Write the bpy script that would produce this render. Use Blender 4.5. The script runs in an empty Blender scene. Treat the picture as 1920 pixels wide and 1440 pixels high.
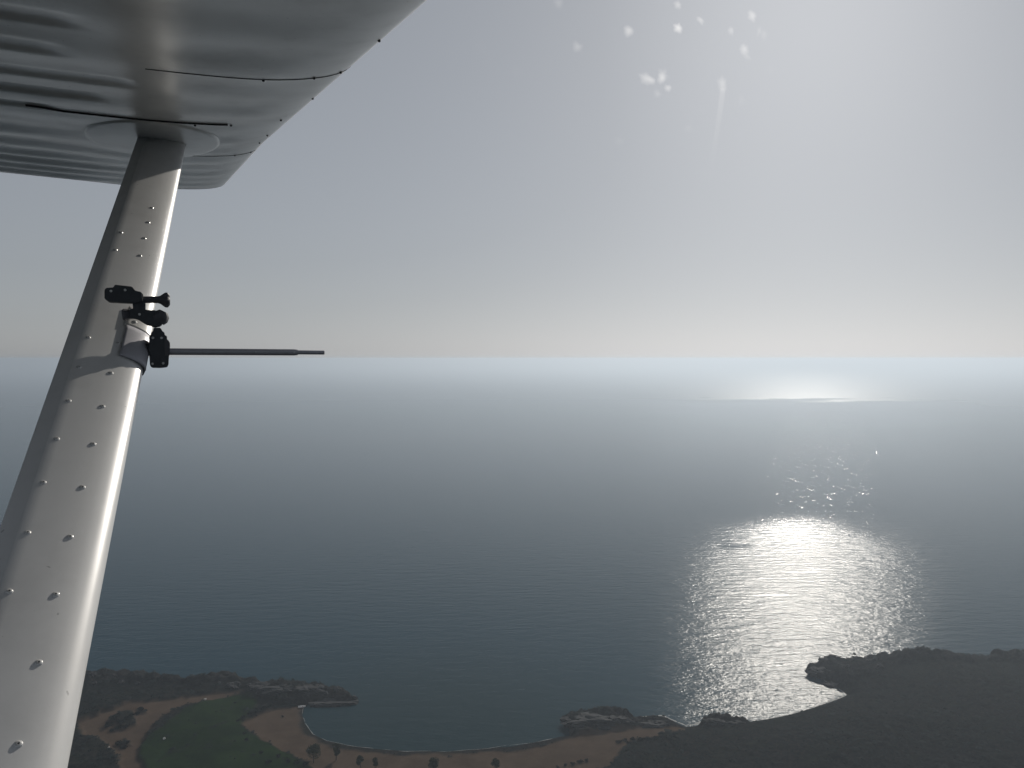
import bpy, bmesh, math, random
import numpy as np
from mathutils import Vector, Matrix, noise as mnoise

R = math.radians
S = bpy.context.scene
COL = S.collection
H = 170.0                                   # flying height above the sea, metres

# ------------------------------------------------------------------ camera
F_PX, TH = 1478.0, R(1.86)                  # focal length in photo pixels (1920 wide), pitch down
cam_d = bpy.data.cameras.new('camera')
cam_d.sensor_fit = 'HORIZONTAL'
cam_d.sensor_width = 36.0
cam_d.lens = 36.0 * F_PX / 1920.0
cam_d.clip_start = 0.05
cam_d.clip_end = 200000.0
cam = bpy.data.objects.new('camera', cam_d)
cam.location = (0, 0, H)
cam.rotation_euler = (R(90) - TH, 0, 0)
COL.objects.link(cam)
S.camera = cam

# ------------------------------------------------------------------ sky, sun, exposure
SUN_EL, SUN_AZ = R(25.5), R(20.6)           # azimuth clockwise from +Y
SUN_DIR = Vector((math.sin(SUN_AZ) * math.cos(SUN_EL), math.cos(SUN_AZ) * math.cos(SUN_EL), math.sin(SUN_EL)))
W = bpy.data.worlds.new('World')
S.world = W
W.use_nodes = True
wn, wl = W.node_tree.nodes, W.node_tree.links
bg = wn['Background']
sky = wn.new('ShaderNodeTexSky')
sky.sky_type = 'NISHITA'
sky.sun_disc = False
sky.sun_elevation = SUN_EL
sky.sun_rotation = SUN_AZ
sky.altitude = 0
sky.air_density = 1.0
sky.dust_density = 0.8
sky.ozone_density = 1.0
hsv = wn.new('ShaderNodeHueSaturation')
hsv.inputs['Saturation'].default_value = 0.36
wl.new(sky.outputs[0], hsv.inputs['Color'])
gam = wn.new('ShaderNodeGamma')             # thick summer haze evens the sky out
gam.inputs[1].default_value = 0.5
tint = wn.new('ShaderNodeMix')
tint.data_type = 'RGBA'
tint.blend_type = 'MULTIPLY'
tint.inputs[0].default_value = 1.0
tint.inputs[7].default_value = (0.935, 0.98, 1.05, 1)
wl.new(hsv.outputs[0], gam.inputs[0])
wl.new(gam.outputs[0], tint.inputs[6])
wl.new(tint.outputs[2], bg.inputs[0])
bg.inputs[1].default_value = 0.127
sun_d = bpy.data.lights.new('sun', 'SUN')
sun_d.energy = 3.1
sun_d.angle = R(0.53)
sun_d.color = (1.0, 0.94, 0.85)
sun = bpy.data.objects.new('sun', sun_d)
sun.rotation_euler = SUN_DIR.to_track_quat('Z', 'Y').to_euler()
sun.location = (0, 0, H + 40)
COL.objects.link(sun)
vs = S.view_settings
vs.view_transform = 'Standard'
vs.look = 'None'
vs.gamma = 1.0
vs.exposure = 0.10
vs.use_curve_mapping = False
S.cycles.use_denoising = True
S.cycles.max_bounces = 6
S.cycles.volume_bounces = 1
S.cycles.sample_clamp_indirect = 40.0
HAZE_DENSITY = 0.00032

# ------------------------------------------------------------------ helpers
def ray(px, py):
    """direction of a photo pixel in the world"""
    x, z = (px - 960) / F_PX, (720 - py) / F_PX
    c, s = math.cos(TH), math.sin(TH)
    return Vector((x, c + z * s, z * c - s))

def G(px, py, z=0.0):
    """photo pixel to the point at height z above the sea"""
    d = ray(px, py)
    t = (z - H) / d.z
    return Vector((d.x * t, d.y * t, z))

def tag(o, label, cat, group=None):
    o['label'] = label
    o['category'] = cat
    if group:
        o['group'] = group
    return o

def link(name, me, mat=None, parent=None, smooth=False):
    o = bpy.data.objects.new(name, me)
    COL.objects.link(o)
    if mat is not None and not me.materials:
        me.materials.append(mat)
    if parent is not None:
        o.parent = parent
    if smooth:
        me.polygons.foreach_set('use_smooth', [True] * len(me.polygons))
    return o

def mesh(name, verts, faces):
    me = bpy.data.meshes.new(name)
    me.from_pydata([tuple(v) for v in verts], [], faces)
    me.update()
    return me

def bm_mesh(name, bm):
    me = bpy.data.meshes.new(name)
    bm.normal_update()
    bm.to_mesh(me)
    bm.free()
    return me

def empty(name, loc):
    o = bpy.data.objects.new(name, None)
    o.location = loc
    COL.objects.link(o)
    return o

def child_local(o, parent):
    """mesh is written in world coordinates: keep it there under a parent"""
    o.parent = parent
    o.matrix_parent_inverse = Matrix.Translation(-parent.location)
    return o

def hash2(ix, iy, seed):
    n = (ix * 374761393 + iy * 668265263 + seed * 974711) & 0x7fffffff
    n = ((n ^ (n >> 13)) * 1274126177) & 0x7fffffff
    return ((n ^ (n >> 16)) & 0xffff) / 65535.0

def vnoise(x, y, seed=0):
    ix, iy = np.floor(x).astype(np.int64), np.floor(y).astype(np.int64)
    fx, fy = x - ix, y - iy
    fx, fy = fx * fx * (3 - 2 * fx), fy * fy * (3 - 2 * fy)
    a = hash2(ix, iy, seed); b = hash2(ix + 1, iy, seed)
    c = hash2(ix, iy + 1, seed); d = hash2(ix + 1, iy + 1, seed)
    return (a * (1 - fx) + b * fx) * (1 - fy) + (c * (1 - fx) + d * fx) * fy - 0.5

def fbm(x, y, seed=0, octv=4):
    s, a = 0, 1.0
    for k in range(octv):
        s = s + a * vnoise(x, y, seed + k * 17)
        x, y, a = x * 2.03 + 11.3, y * 2.03 + 5.7, a * 0.5
    return s

def sstep(a, b, x):
    t = np.clip((x - a) / (b - a), 0, 1)
    return t * t * (3 - 2 * t)

def sdist(px, py, poly):
    """signed distance to a polygon, positive inside"""
    P = np.array(poly, float)
    Q = np.roll(P, -1, 0)
    best = np.full(px.shape, 1e18)
    ins = np.zeros(px.shape, bool)
    for (ax, ay), (bx, by) in zip(P, Q):
        dx, dy = bx - ax, by - ay
        t = np.clip(((px - ax) * dx + (py - ay) * dy) / (dx * dx + dy * dy + 1e-12), 0, 1)
        best = np.minimum(best, (px - ax - t * dx) ** 2 + (py - ay - t * dy) ** 2)
        if ay != by:
            ins ^= ((ay > py) != (by > py)) & (px < (bx - ax) * (py - ay) / (by - ay) + ax)
    return np.where(ins, 1, -1) * np.sqrt(best)

# ------------------------------------------------------------------ materials
def mat_new(name):
    m = bpy.data.materials.new(name)
    m.use_nodes = True
    nt = m.node_tree
    return m, nt, nt.nodes['Principled BSDF']

def N(nt, kind, **kw):
    n = nt.nodes.new('ShaderNode' + kind)
    for k, v in kw.items():
        setattr(n, k, v)
    return n

def tex_noise(nt, scale, detail=4, rough=0.55, vec=None):
    n = N(nt, 'TexNoise')
    n.inputs['Scale'].default_value = scale
    n.inputs['Detail'].default_value = detail
    n.inputs['Roughness'].default_value = rough
    if vec is not None:
        nt.links.new(vec, n.inputs['Vector'])
    return n

def math_node(nt, op, a, b=None, c=None, clamp=False):
    n = N(nt, 'Math', operation=op)
    n.use_clamp = clamp
    for i, v in enumerate((a, b, c)):
        if v is None:
            continue
        if isinstance(v, (int, float)):
            n.inputs[i].default_value = v
        else:
            nt.links.new(v, n.inputs[i])
    return n.outputs[0]

def map_range(nt, v, a, b, c, d, smooth=True):
    n = N(nt, 'MapRange')
    if smooth:
        n.interpolation_type = 'SMOOTHSTEP'
    nt.links.new(v, n.inputs[0])
    for i, x in enumerate((a, b, c, d)):
        n.inputs[i + 1].default_value = x
    return n.outputs[0]

def mix_col(nt, fac, a, b):
    n = N(nt, 'Mix', data_type='RGBA')
    for sock, v in ((n.inputs[0], fac), (n.inputs[6], a), (n.inputs[7], b)):
        if isinstance(v, (int, float)):
            sock.default_value = v
        elif isinstance(v, tuple):
            sock.default_value = (*v, 1) if len(v) == 3 else v
        else:
            nt.links.new(v, sock)
    return n.outputs[2]

def simple(name, col, rough=0.6, var=0.25, scale=8.0, metal=0.0, coat=0.0, bump=0.0, spec=0.5):
    m, nt, p = mat_new(name)
    tc = N(nt, 'TexCoord')
    n = tex_noise(nt, scale, 5, 0.6, tc.outputs['Object'])
    lo = tuple(c * (1 - var) for c in col)
    hi = tuple(min(1, c * (1 + var)) for c in col)
    nt.links.new(mix_col(nt, n.outputs[0], lo, hi), p.inputs['Base Color'])
    p.inputs['Roughness'].default_value = rough
    p.inputs['Metallic'].default_value = metal
    p.inputs['Coat Weight'].default_value = coat
    p.inputs['Coat Roughness'].default_value = 0.12
    p.inputs['Specular IOR Level'].default_value = spec
    if bump:
        b = N(nt, 'Bump')
        b.inputs['Strength'].default_value = bump
        b.inputs['Distance'].default_value = 0.02
        nt.links.new(n.outputs[0], b.inputs['Height'])
        nt.links.new(b.outputs[0], p.inputs['Normal'])
    return m

def paint_mat(name, col, rough, coat, streak):
    """aircraft paint with faint dirt streaks along the chord and small chips"""
    m, nt, p = mat_new(name)
    tc = N(nt, 'TexCoord')
    mp = N(nt, 'Mapping')
    mp.inputs['Scale'].default_value = streak
    nt.links.new(tc.outputs['Object'], mp.inputs['Vector'])
    n1 = tex_noise(nt, 5.0, 6, 0.62, mp.outputs[0])
    n2 = tex_noise(nt, 70.0, 3, 0.5, tc.outputs['Object'])
    dirt = map_range(nt, n1.outputs[0], 0.42, 0.75, 0.0, 0.45)
    c1 = mix_col(nt, dirt, col, tuple(c * 0.62 for c in col))
    chip = map_range(nt, n2.outputs[0], 0.72, 0.76, 0.0, 0.5)
    nt.links.new(mix_col(nt, chip, c1, (0.12, 0.12, 0.12)), p.inputs['Base Color'])
    nt.links.new(map_range(nt, n1.outputs[0], 0.3, 0.8, rough * 0.85, rough * 1.3), p.inputs['Roughness'])
    p.inputs['Coat Weight'].default_value = coat
    p.inputs['Coat Roughness'].default_value = 0.3
    return m

M_WING = paint_mat('wing_paint', (0.86, 0.85, 0.82), 0.46, 0.8, (1, 1, 1))
M_STRUT = paint_mat('strut_paint', (0.60, 0.598, 0.59), 0.36, 0.3, (1, 1, 1))
M_SEAM = simple('seam_sealant', (0.03, 0.03, 0.032), 0.7, 0.3, 30)
M_SCREW = simple('screw_steel', (0.55, 0.55, 0.54), 0.35, 0.2, 200, metal=0.35)
M_SLOT = simple('screw_recess', (0.03, 0.03, 0.03), 0.7)
M_BLACK = simple('mount_plastic', (0.035, 0.04, 0.048), 0.5, 0.3, 60, bump=0.05)
M_KNOB = simple('knob_rubber', (0.075, 0.075, 0.085), 0.6, 0.3, 80)
M_ROD = simple('rod_metal', (0.36, 0.36, 0.39), 0.45, 0.15, 60, metal=0.2)
M_PLATE = simple('bracket_metal', (0.5, 0.49, 0.47), 0.35, 0.15, 40, metal=0.2)
M_ROCK = simple('coastal_rock', (0.026, 0.027, 0.029), 0.9, 0.6, 0.6, bump=0.6, spec=0.25)
M_PALE = simple('pale_stone', (0.62, 0.6, 0.56), 0.8, 0.2, 3)
M_BARK = simple('bark', (0.06, 0.045, 0.035), 0.9, 0.4, 6)
M_HULL = simple('boat_hull', (0.75, 0.74, 0.72), 0.4, 0.1, 4)
M_BOATIN = simple('boat_inside', (0.12, 0.05, 0.04), 0.7, 0.3, 4)
M_FOAM = simple('foam', (0.20, 0.21, 0.21), 0.8, 0.6, 1.5)

def leaf_mat(name, a, b):
    m, nt, p = mat_new(name)
    tc = N(nt, 'TexCoord')
    n = tex_noise(nt, 0.9, 4, 0.6, tc.outputs['Object'])
    nt.links.new(mix_col(nt, map_range(nt, n.outputs[0], 0.3, 0.7, 0, 1), a, b), p.inputs['Base Color'])
    p.inputs['Roughness'].default_value = 0.9
    p.inputs['Specular IOR Level'].default_value = 0.02
    return m
M_LEAF = leaf_mat('tree_leaf', (0.018, 0.026, 0.014), (0.045, 0.055, 0.026))
M_SCRUB = leaf_mat('scrub_leaf', (0.006, 0.011, 0.012), (0.013, 0.019, 0.018))

def ground_mat():
    m, nt, p = mat_new('coast_ground')
    geo = N(nt, 'NewGeometry')
    pos = geo.outputs['Position']
    def attr(k):
        return N(nt, 'Attribute', attribute_name=k).outputs['Fac']
    nb = tex_noise(nt, 0.09, 6, 0.62, pos).outputs[0]
    ns = tex_noise(nt, 0.7, 5, 0.65, pos).outputs[0]
    sand = mix_col(nt, map_range(nt, nb, 0.3, 0.7, 0, 1), (0.055, 0.039, 0.028), (0.08, 0.058, 0.043))
    sand = mix_col(nt, map_range(nt, ns, 0.55, 0.8, 0, 0.6), sand, (0.09, 0.07, 0.055))
    sand = mix_col(nt, attr('wet'), sand, (0.075, 0.062, 0.053))
    scr = mix_col(nt, map_range(nt, ns, 0.35, 0.7, 0, 1), (0.007, 0.009, 0.011), (0.026, 0.024, 0.021))
    scr = mix_col(nt, map_range(nt, nb, 0.45, 0.75, 0, 0.8), scr, (0.016, 0.02, 0.014))
    grn = mix_col(nt, map_range(nt, nb, 0.3, 0.7, 0, 1), (0.006, 0.016, 0.006), (0.013, 0.028, 0.009))
    grn = mix_col(nt, map_range(nt, ns, 0.6, 0.8, 0, 0.7), grn, (0.05, 0.05, 0.03))
    rck = mix_col(nt, map_range(nt, ns, 0.35, 0.7, 0, 1), (0.012, 0.013, 0.014), (0.035, 0.033, 0.032))
    c = mix_col(nt, attr('sand'), scr, sand)
    c = mix_col(nt, attr('green'), c, grn)
    c = mix_col(nt, attr('rock'), c, rck)
    nt.links.new(c, p.inputs['Base Color'])
    p.inputs['Roughness'].default_value = 1.0
    p.inputs['Specular IOR Level'].default_value = 0.0
    b = N(nt, 'Bump')
    b.inputs['Strength'].default_value = 0.3
    b.inputs['Distance'].default_value = 0.5
    nt.links.new(ns, b.inputs['Height'])
    nt.links.new(b.outputs[0], p.inputs['Normal'])
    return m
M_GROUND = ground_mat()

def water_mat():
    m, nt, p = mat_new('sea_water')
    L = nt.links
    geo = N(nt, 'NewGeometry')
    pos = geo.outputs['Position']
    sep = N(nt, 'SeparateXYZ')
    L.new(pos, sep.inputs[0])
    X, Y = sep.outputs[0], sep.outputs[1]
    vlen = N(nt, 'VectorMath', operation='LENGTH')
    L.new(pos, vlen.inputs[0])
    D = vlen.outputs['Value']
    # wind patches: rough near the coast, a calm belt, rough again far out
    mp = N(nt, 'Mapping')
    mp.inputs['Scale'].default_value = (0.004, 0.0022, 0)
    L.new(pos, mp.inputs['Vector'])
    warp = tex_noise(nt, 1.0, 5, 0.6, mp.outputs[0]).outputs[0]
    wj = math_node(nt, 'MULTIPLY', math_node(nt, 'SUBTRACT', warp, 0.5), 330)
    Dn = math_node(nt, 'ADD', Y, wj)
    near = map_range(nt, Dn, 600, 900, 1.0, 0.0)
    mp2 = N(nt, 'Mapping')
    mp2.inputs['Scale'].default_value = (0.0022, 0.004, 0)
    L.new(pos, mp2.inputs['Vector'])
    warp2 = tex_noise(nt, 1.0, 4, 0.6, mp2.outputs[0]).outputs[0]
    Df = math_node(nt, 'ADD', Y, math_node(nt, 'MULTIPLY', math_node(nt, 'SUBTRACT', warp2, 0.5), 1300))
    far = map_range(nt, Df, 3000, 3400, 0.0, 1.0)
    # small slicks inside the rough water
    mp3 = N(nt, 'Mapping')
    mp3.inputs['Scale'].default_value = (0.012, 0.02, 0)
    L.new(pos, mp3.inputs['Vector'])
    sl = tex_noise(nt, 1.0, 4, 0.55, mp3.outputs[0]).outputs[0]
    slick = map_range(nt, sl, 0.56, 0.78, 1.0, 0.25)
    near = math_node(nt, 'MULTIPLY', near, slick)
    wind_in = math_node(nt, 'MAXIMUM', near, far)
    # unresolved chop goes into the roughness, the swell and wavelets into the normal
    r1 = math_node(nt, 'ADD', math_node(nt, 'MULTIPLY', near, 0.11), 0.12)
    r2 = math_node(nt, 'MULTIPLY', far, 0.19)
    r_in = math_node(nt, 'ADD', r1, r2)
    r_out = map_range(nt, D, 500, 5000, 0.18, 0.32)
    bear = math_node(nt, 'ADD', math_node(nt, 'DIVIDE', X, math_node(nt, 'MAXIMUM', Y, 50.0)), math_node(nt, 'MULTIPLY', math_node(nt, 'SUBTRACT', warp, 0.5), 0.12))
    off = math_node(nt, 'ABSOLUTE', math_node(nt, 'SUBTRACT', bear, 0.37))
    lee = map_range(nt, off, 0.07, 0.26, 1.0, 0.0)          # lee of the headland: patchy wind only there
    def blend(a, b):
        return math_node(nt, 'ADD', math_node(nt, 'MULTIPLY', a, lee), math_node(nt, 'MULTIPLY', b, math_node(nt, 'SUBTRACT', 1.0, lee)))
    L.new(blend(r_in, r_out), p.inputs['Roughness'])
    wind = blend(wind_in, 0.0)
    p.inputs['Specular IOR Level'].default_value = 0.06
    def waves(sx, sy, rot, det, rough):
        mm = N(nt, 'Mapping')
        mm.inputs['Rotation'].default_value = (0, 0, rot)
        mm.inputs['Scale'].default_value = (sx, sy, 0)
        L.new(pos, mm.inputs['Vector'])
        return tex_noise(nt, 1.0, det, rough, mm.outputs[0]).outputs[0]
    w1 = waves(0.06, 0.17, R(-8), 2, 0.5)       # swell, about 8 m
    w2 = waves(0.34, 0.62, R(14), 3, 0.6)        # wavelets
    h = math_node(nt, 'ADD', math_node(nt, 'MULTIPLY', w1, 0.95), math_node(nt, 'MULTIPLY', w2, 0.46))
    mp4 = N(nt, 'Mapping')
    mp4.inputs['Scale'].default_value = (0.11, 0.05, 0)
    L.new(pos, mp4.inputs['Vector'])
    paws = map_range(nt, tex_noise(nt, 1.0, 3, 0.6, mp4.outputs[0]).outputs[0], 0.60, 0.72, 0.0, 0.85)   # sparse cat's paws on the calm belt
    narrow = map_range(nt, math_node(nt, 'ABSOLUTE', math_node(nt, 'SUBTRACT', bear, 0.39)), 0.03, 0.09, 1.0, 0.0)
    calm = math_node(nt, 'ADD', math_node(nt, 'MULTIPLY', paws, narrow), 0.16)
    amp = math_node(nt, 'MAXIMUM', math_node(nt, 'ADD', math_node(nt, 'MULTIPLY', wind, 0.8), 0.16), blend(calm, 0.3))
    h = math_node(nt, 'MULTIPLY', h, amp)
    mp5 = N(nt, 'Mapping')
    mp5.inputs['Scale'].default_value = (0.16, 0.045, 0)
    L.new(pos, mp5.inputs['Vector'])
    crest = map_range(nt, tex_noise(nt, 1.0, 2, 0.5, mp5.outputs[0]).outputs[0], 0.68, 0.74, 0.0, 1.0)   # lone steep wavelets on the calm belt
    crest = math_node(nt, 'MULTIPLY', crest, math_node(nt, 'MULTIPLY', map_range(nt, math_node(nt, 'ABSOLUTE', math_node(nt, 'SUBTRACT', bear, 0.39)), 0.02, 0.08, 1.0, 0.0), math_node(nt, 'SUBTRACT', 1.0, wind_in)))
    h = math_node(nt, 'ADD', h, math_node(nt, 'MULTIPLY', crest, 0.6))
    fade = map_range(nt, D, 700, 6000, 1.0, 0.25)
    b = N(nt, 'Bump')
    b.inputs['Distance'].default_value = 1.0
    L.new(fade, b.inputs['Strength'])
    L.new(h, b.inputs['Height'])
    L.new(b.outputs[0], p.inputs['Normal'])
    # pale sandy shallows of the cove
    cv = G(800, 1385)
    vd = N(nt, 'VectorMath', operation='DISTANCE')
    L.new(pos, vd.inputs[0])
    vd.inputs[1].default_value = cv
    sh = map_range(nt, vd.outputs['Value'], 25, 150, 1.0, 0.0)
    L.new(mix_col(nt, sh, (0.001, 0.028, 0.046), (0.007, 0.026, 0.033)), p.inputs['Base Color'])
    p.inputs['IOR'].default_value = 1.33
    return m
M_WATER = water_mat()

# ------------------------------------------------------------------ sea
def grid_mesh(name, xs, ys, zfun):
    X, Y = np.meshgrid(xs, ys)
    Z = zfun(X, Y)
    nx, ny = len(xs), len(ys)
    co = np.stack([X.ravel(), Y.ravel(), Z.ravel()], 1)
    i = np.arange(ny - 1)[:, None] * nx + np.arange(nx - 1)[None, :]
    q = np.stack([i, i + 1, i + 1 + nx, i + nx], -1).reshape(-1, 4)
    me = bpy.data.meshes.new(name)
    me.vertices.add(len(co))
    me.vertices.foreach_set('co', co.astype(np.float32).ravel())
    me.loops.add(q.size)
    me.loops.foreach_set('vertex_index', q.astype(np.int32).ravel())
    me.polygons.add(len(q))
    me.polygons.foreach_set('loop_start', np.arange(0, q.size, 4, dtype=np.int32))
    me.update(calc_edges=True)
    me.validate()
    return me, X.ravel(), Y.ravel(), Z.ravel()

FAR = 60000.0
sea_xs = np.array([-FAR, -8000, -1500, -400, 0, 400, 1500, 8000, FAR])
sea_ys = np.array([-FAR, -3000, 0, 500, 1000, 3000, 10000, 30000, FAR])
sea_me = grid_mesh('sea', sea_xs, sea_ys, lambda x, y: x * 0)[0]
sea = link('sea', sea_me, M_WATER)
sea['kind'] = 'structure'

# ------------------------------------------------------------------ coast
SHORE_PX = [(-900, 1290), (-300, 1282), (0, 1268), (165, 1263), (240, 1262), (300, 1270), (345, 1274), (420, 1270),
            (442, 1267), (470, 1277), (500, 1285), (530, 1283), (560, 1281), (590, 1285), (612, 1291), (640, 1293),
            (664, 1300), (670, 1306), (655, 1314), (620, 1319), (590, 1319), (572, 1324), (567, 1340), (572, 1357),
            (585, 1375), (610, 1388), (650, 1397), (700, 1404), (760, 1408), (840, 1409), (920, 1402), (960, 1400),
            (1000, 1392), (1035, 1385), (1064, 1378), (1075, 1368), (1058, 1360), (1052, 1348), (1068, 1339),
            (1110, 1337), (1160, 1336), (1178, 1339), (1172, 1345), (1185, 1351), (1198, 1348), (1230, 1344),
            (1254, 1348), (1262, 1354), (1285, 1363), (1308, 1361), (1322, 1352), (1345, 1346), (1380, 1349),
            (1400, 1353), (1430, 1350), (1480, 1340), (1530, 1325), (1570, 1311), (1588, 1303), (1575, 1292),
            (1545, 1277), (1518, 1258), (1522, 1246), (1550, 1242), (1600, 1240), (1650, 1238), (1700, 1236),
            (1760, 1238), (1840, 1243), (1920, 1240), (2100, 1240), (2600, 1250)]
SHORE = [tuple(G(*q).xy) for q in SHORE_PX] + [(900, 100), (900, -500), (-900, -500), (-900, 100)]

def wpoly(px):
    return [tuple(G(x, y, 1.5).xy) for x, y in px]
SAND = [wpoly(p) for p in (
    [(455, 1352), (500, 1332), (530, 1322), (566, 1322), (564, 1345), (575, 1370), (620, 1396), (760, 1414), (960, 1404),
     (1060, 1380), (1090, 1366), (1200, 1360), (1262, 1358), (1300, 1366), (1240, 1378), (1190, 1390), (1160, 1410),
     (1140, 1445), (900, 1520), (620, 1520), (585, 1440), (560, 1420), (520, 1397), (480, 1382), (462, 1370)],
    [(140, 1366), (190, 1340), (240, 1322), (300, 1314), (345, 1322), (330, 1340), (290, 1362), (265, 1388), (262, 1410),
     (280, 1445), (300, 1520), (240, 1520), (225, 1430), (200, 1402), (165, 1384)],
    [(300, 1314), (400, 1301), (460, 1297), (440, 1305), (380, 1316), (330, 1338), (300, 1340)])]
GREEN = [wpoly(p) for p in (
    [(262, 1408), (275, 1390), (310, 1366), (345, 1338), (385, 1318), (440, 1305), (475, 1300), (482, 1318), (460, 1345),
     (452, 1365), (480, 1384), (520, 1400), (560, 1425), (595, 1445), (640, 1540), (300, 1540)],)]
SCRUBSPOT = [wpoly(p) for p in (
    [(198, 1366), (214, 1345), (245, 1338), (250, 1362), (230, 1372)], [(218, 1400), (226, 1390), (240, 1392), (238, 1402)],
    [(255, 1340), (262, 1330), (272, 1334), (270, 1344)])]
TRACKS = [wpoly(p) for p in ([(300, 1436), (330, 1416), (362, 1402), (330, 1417)], [(395, 1374), (430, 1358), (470, 1342), (430, 1359)], [(370, 1412), (440, 1396), (370, 1413)])]
ROCKY = [wpoly(p) for p in (
    [(450, 1270), (520, 1278), (600, 1284), (690, 1300), (680, 1325), (600, 1325), (560, 1316), (500, 1312), (470, 1300)],
    [(1040, 1330), (1190, 1330), (1190, 1356), (1150, 1366), (1100, 1372), (1060, 1372)],
    [(1190, 1340), (1262, 1340), (1262, 1356), (1200, 1358)], [(1315, 1340), (1410, 1340), (1400, 1360), (1320, 1362)],
    [(1500, 1215), (1700, 1215), (2300, 1220), (2300, 1262), (1700, 1258), (1590, 1290), (1570, 1290), (1500, 1270)],
    [(0, 1255), (450, 1255), (450, 1284), (300, 1284), (0, 1290)])]

def ground_fields(x, y):
    """height and cover of the coast at world x, y"""
    wx = fbm(x * 0.11, y * 0.11, 3, 4) * 5.0
    wy = fbm(x * 0.11, y * 0.11, 9, 4) * 5.0
    d0 = sdist(x, y, SHORE)
    rock = np.max([sstep(-3, 3, sdist(x + wx, y + wy, p)) for p in ROCKY], 0)
    j = fbm(x * 0.22, y * 0.22, 21, 4) * 6.0
    d = d0 + j * rock
    sand = np.max([sstep(-1.5, 1.5, sdist(x + wx * .8, y + wy * .8, p)) for p in SAND], 0)
    spots = np.max([sstep(-1.5, 1.5, sdist(x + wx, y + wy, p)) for p in SCRUBSPOT], 0)
    green = np.max([sstep(-1.2, 1.2, sdist(x + wx * .5, y + wy * .5, p)) for p in GREEN], 0)
    trk = np.max([np.exp(-(sdist(x + wx * .3, y + wy * .3, p) / .8) ** 2) for p in TRACKS], 0) * (0.45 + fbm(x * .15, y * .15, 61, 2))
    green = green * (1 - np.clip(trk, 0, .8))
    sand = sand * (1 - spots) * (1 - green)
    beach = np.where(d > 0, np.minimum(d * 0.05, 2.2) + 0.03 * sstep(0, 1, d), d * 0.12)
    rug = np.where(d > 0, 2.2 * (1 - np.exp(-np.maximum(d, 0) / 1.6)), np.maximum(d * 0.8, -4))
    z = beach * (1 - rock) + rug * rock
    inland = sstep(4, 40, d)
    z = z + inland * (1.6 + 2.5 * fbm(x * 0.03, y * 0.03, 33, 3)) * (1 - 0.75 * sand)
    rough = rock * sstep(0.3, 4, d) + (1 - rock) * (1 - sand) * (1 - .7 * green) * 0.35 * sstep(3, 10, d)
    z = z + rough * (np.abs(fbm(x * 0.16, y * 0.16, 41, 5)) * 4.2 + fbm(x * 0.5, y * 0.5, 45, 3) * 0.9)
    # hills of the right headland and a low back on the left one
    for px, py, sx, sy, hh in ((1716, 1250, 18, 12, 4.2), (1895, 1250, 12, 9, 2.6), (1800, 1290, 55, 22, 1.0), (1990, 1255, 60, 20, 2.0),
                               (1700, 1400, 70, 30, 3.0), (540, 1298, 30, 8, 1.6), (330, 1285, 60, 9, 1.4), (2500, 1380, 170, 70, 14.0)):
        g = G(px, py)
        z = z + hh * np.exp(-((x - g.x) / sx) ** 2 - ((y - g.y) / sy) ** 2) * sstep(0, 9, d)
    wet = np.where(d > 0, 1 - sstep(0.5, 3.5, d + fbm(x * .2, y * .2, 71, 3) * 2), 1.0)
    z = np.maximum(z, -5.0)
    return z, dict(sand=sand, green=green, rock=np.maximum(rock * 0.9, 0), wet=wet), d

xs = np.concatenate([np.linspace(-900, -300, 30)[:-1], np.arange(-300, 330, 0.9), np.linspace(330, 900, 30)])
ys = np.concatenate([np.linspace(-500, 285, 50)[:-1], np.arange(285, 452, 0.8), [460.0, 475.0]])
FIELD = {}
def zf(x, y):
    z, a, d = ground_fields(x, y)
    FIELD.update(a)
    return z
land_me, gx, gy, gz = grid_mesh('coast_land', xs, ys, zf)
for k, v in FIELD.items():
    at = land_me.attributes.new(k, 'FLOAT', 'POINT')
    at.data.foreach_set('value', v.astype(np.float32).ravel())
land = link('coast_ground', land_me, M_GROUND, smooth=True)
land['kind'] = 'structure'

def ground_z(x, y):
    z, a, d = ground_fields(np.array([float(x)]), np.array([float(y)]))
    return float(z[0]), {k: float(v[0]) for k, v in a.items()}, float(d[0])

def on_ground(px, py):
    """the point of the coast seen at a photo pixel"""
    z = 1.0
    for _ in range(6):
        p = G(px, py, z)
        z = max(ground_z(p.x, p.y)[0], 0)
    return Vector((p.x, p.y, z))

# thin wash of foam along the beaches
def foam_strip(name, pts, w0, w1, seed):
    rnd = random.Random(seed)
    P = [G(*q).xy for q in pts]
    dense = []
    for a, b in zip(P[:-1], P[1:]):
        n = max(2, int((b - a).length / 0.8))
        dense += [a.lerp(b, k / n) for k in range(n)]
    V, Fc = [], []
    for i, q in enumerate(dense):
        t = (dense[min(i + 1, len(dense) - 1)] - dense[max(i - 1, 0)]).normalized()
        nrm = Vector((-t.y, t.x))
        k = max(0.0, 0.40 + 1.5 * mnoise.noise((i * 0.13, seed, 0)) + 0.5 * mnoise.noise((i * 0.6, seed, 3)))
        w = w0 + (w1 - w0) * k
        off = 0.7 * mnoise.noise((i * 0.07, seed, 7))
        c = q + nrm * (0.3 + off)
        V += [(c.x - nrm.x * w * .5, c.y - nrm.y * w * .5, 0.05), (c.x + nrm.x * w * .5, c.y + nrm.y * w * .5, 0.05)]
        if i and w > 0.06:
            Fc.append((2 * i - 2, 2 * i - 1, 2 * i + 1, 2 * i))
    o = link(name, mesh(name, V, Fc), M_FOAM)
    o['kind'] = 'stuff'
    return o
tag(foam_strip('surf_foam', [(568, 1326), (566, 1341), (572, 1358), (586, 1377), (612, 1389), (652, 1398), (702, 1405), (760, 1409),
    (840, 1410), (920, 1403), (1000, 1393), (1040, 1385)], 0.01, 0.35, 3), 'thin pale wash line along the sandy cove', 'foam')
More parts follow.
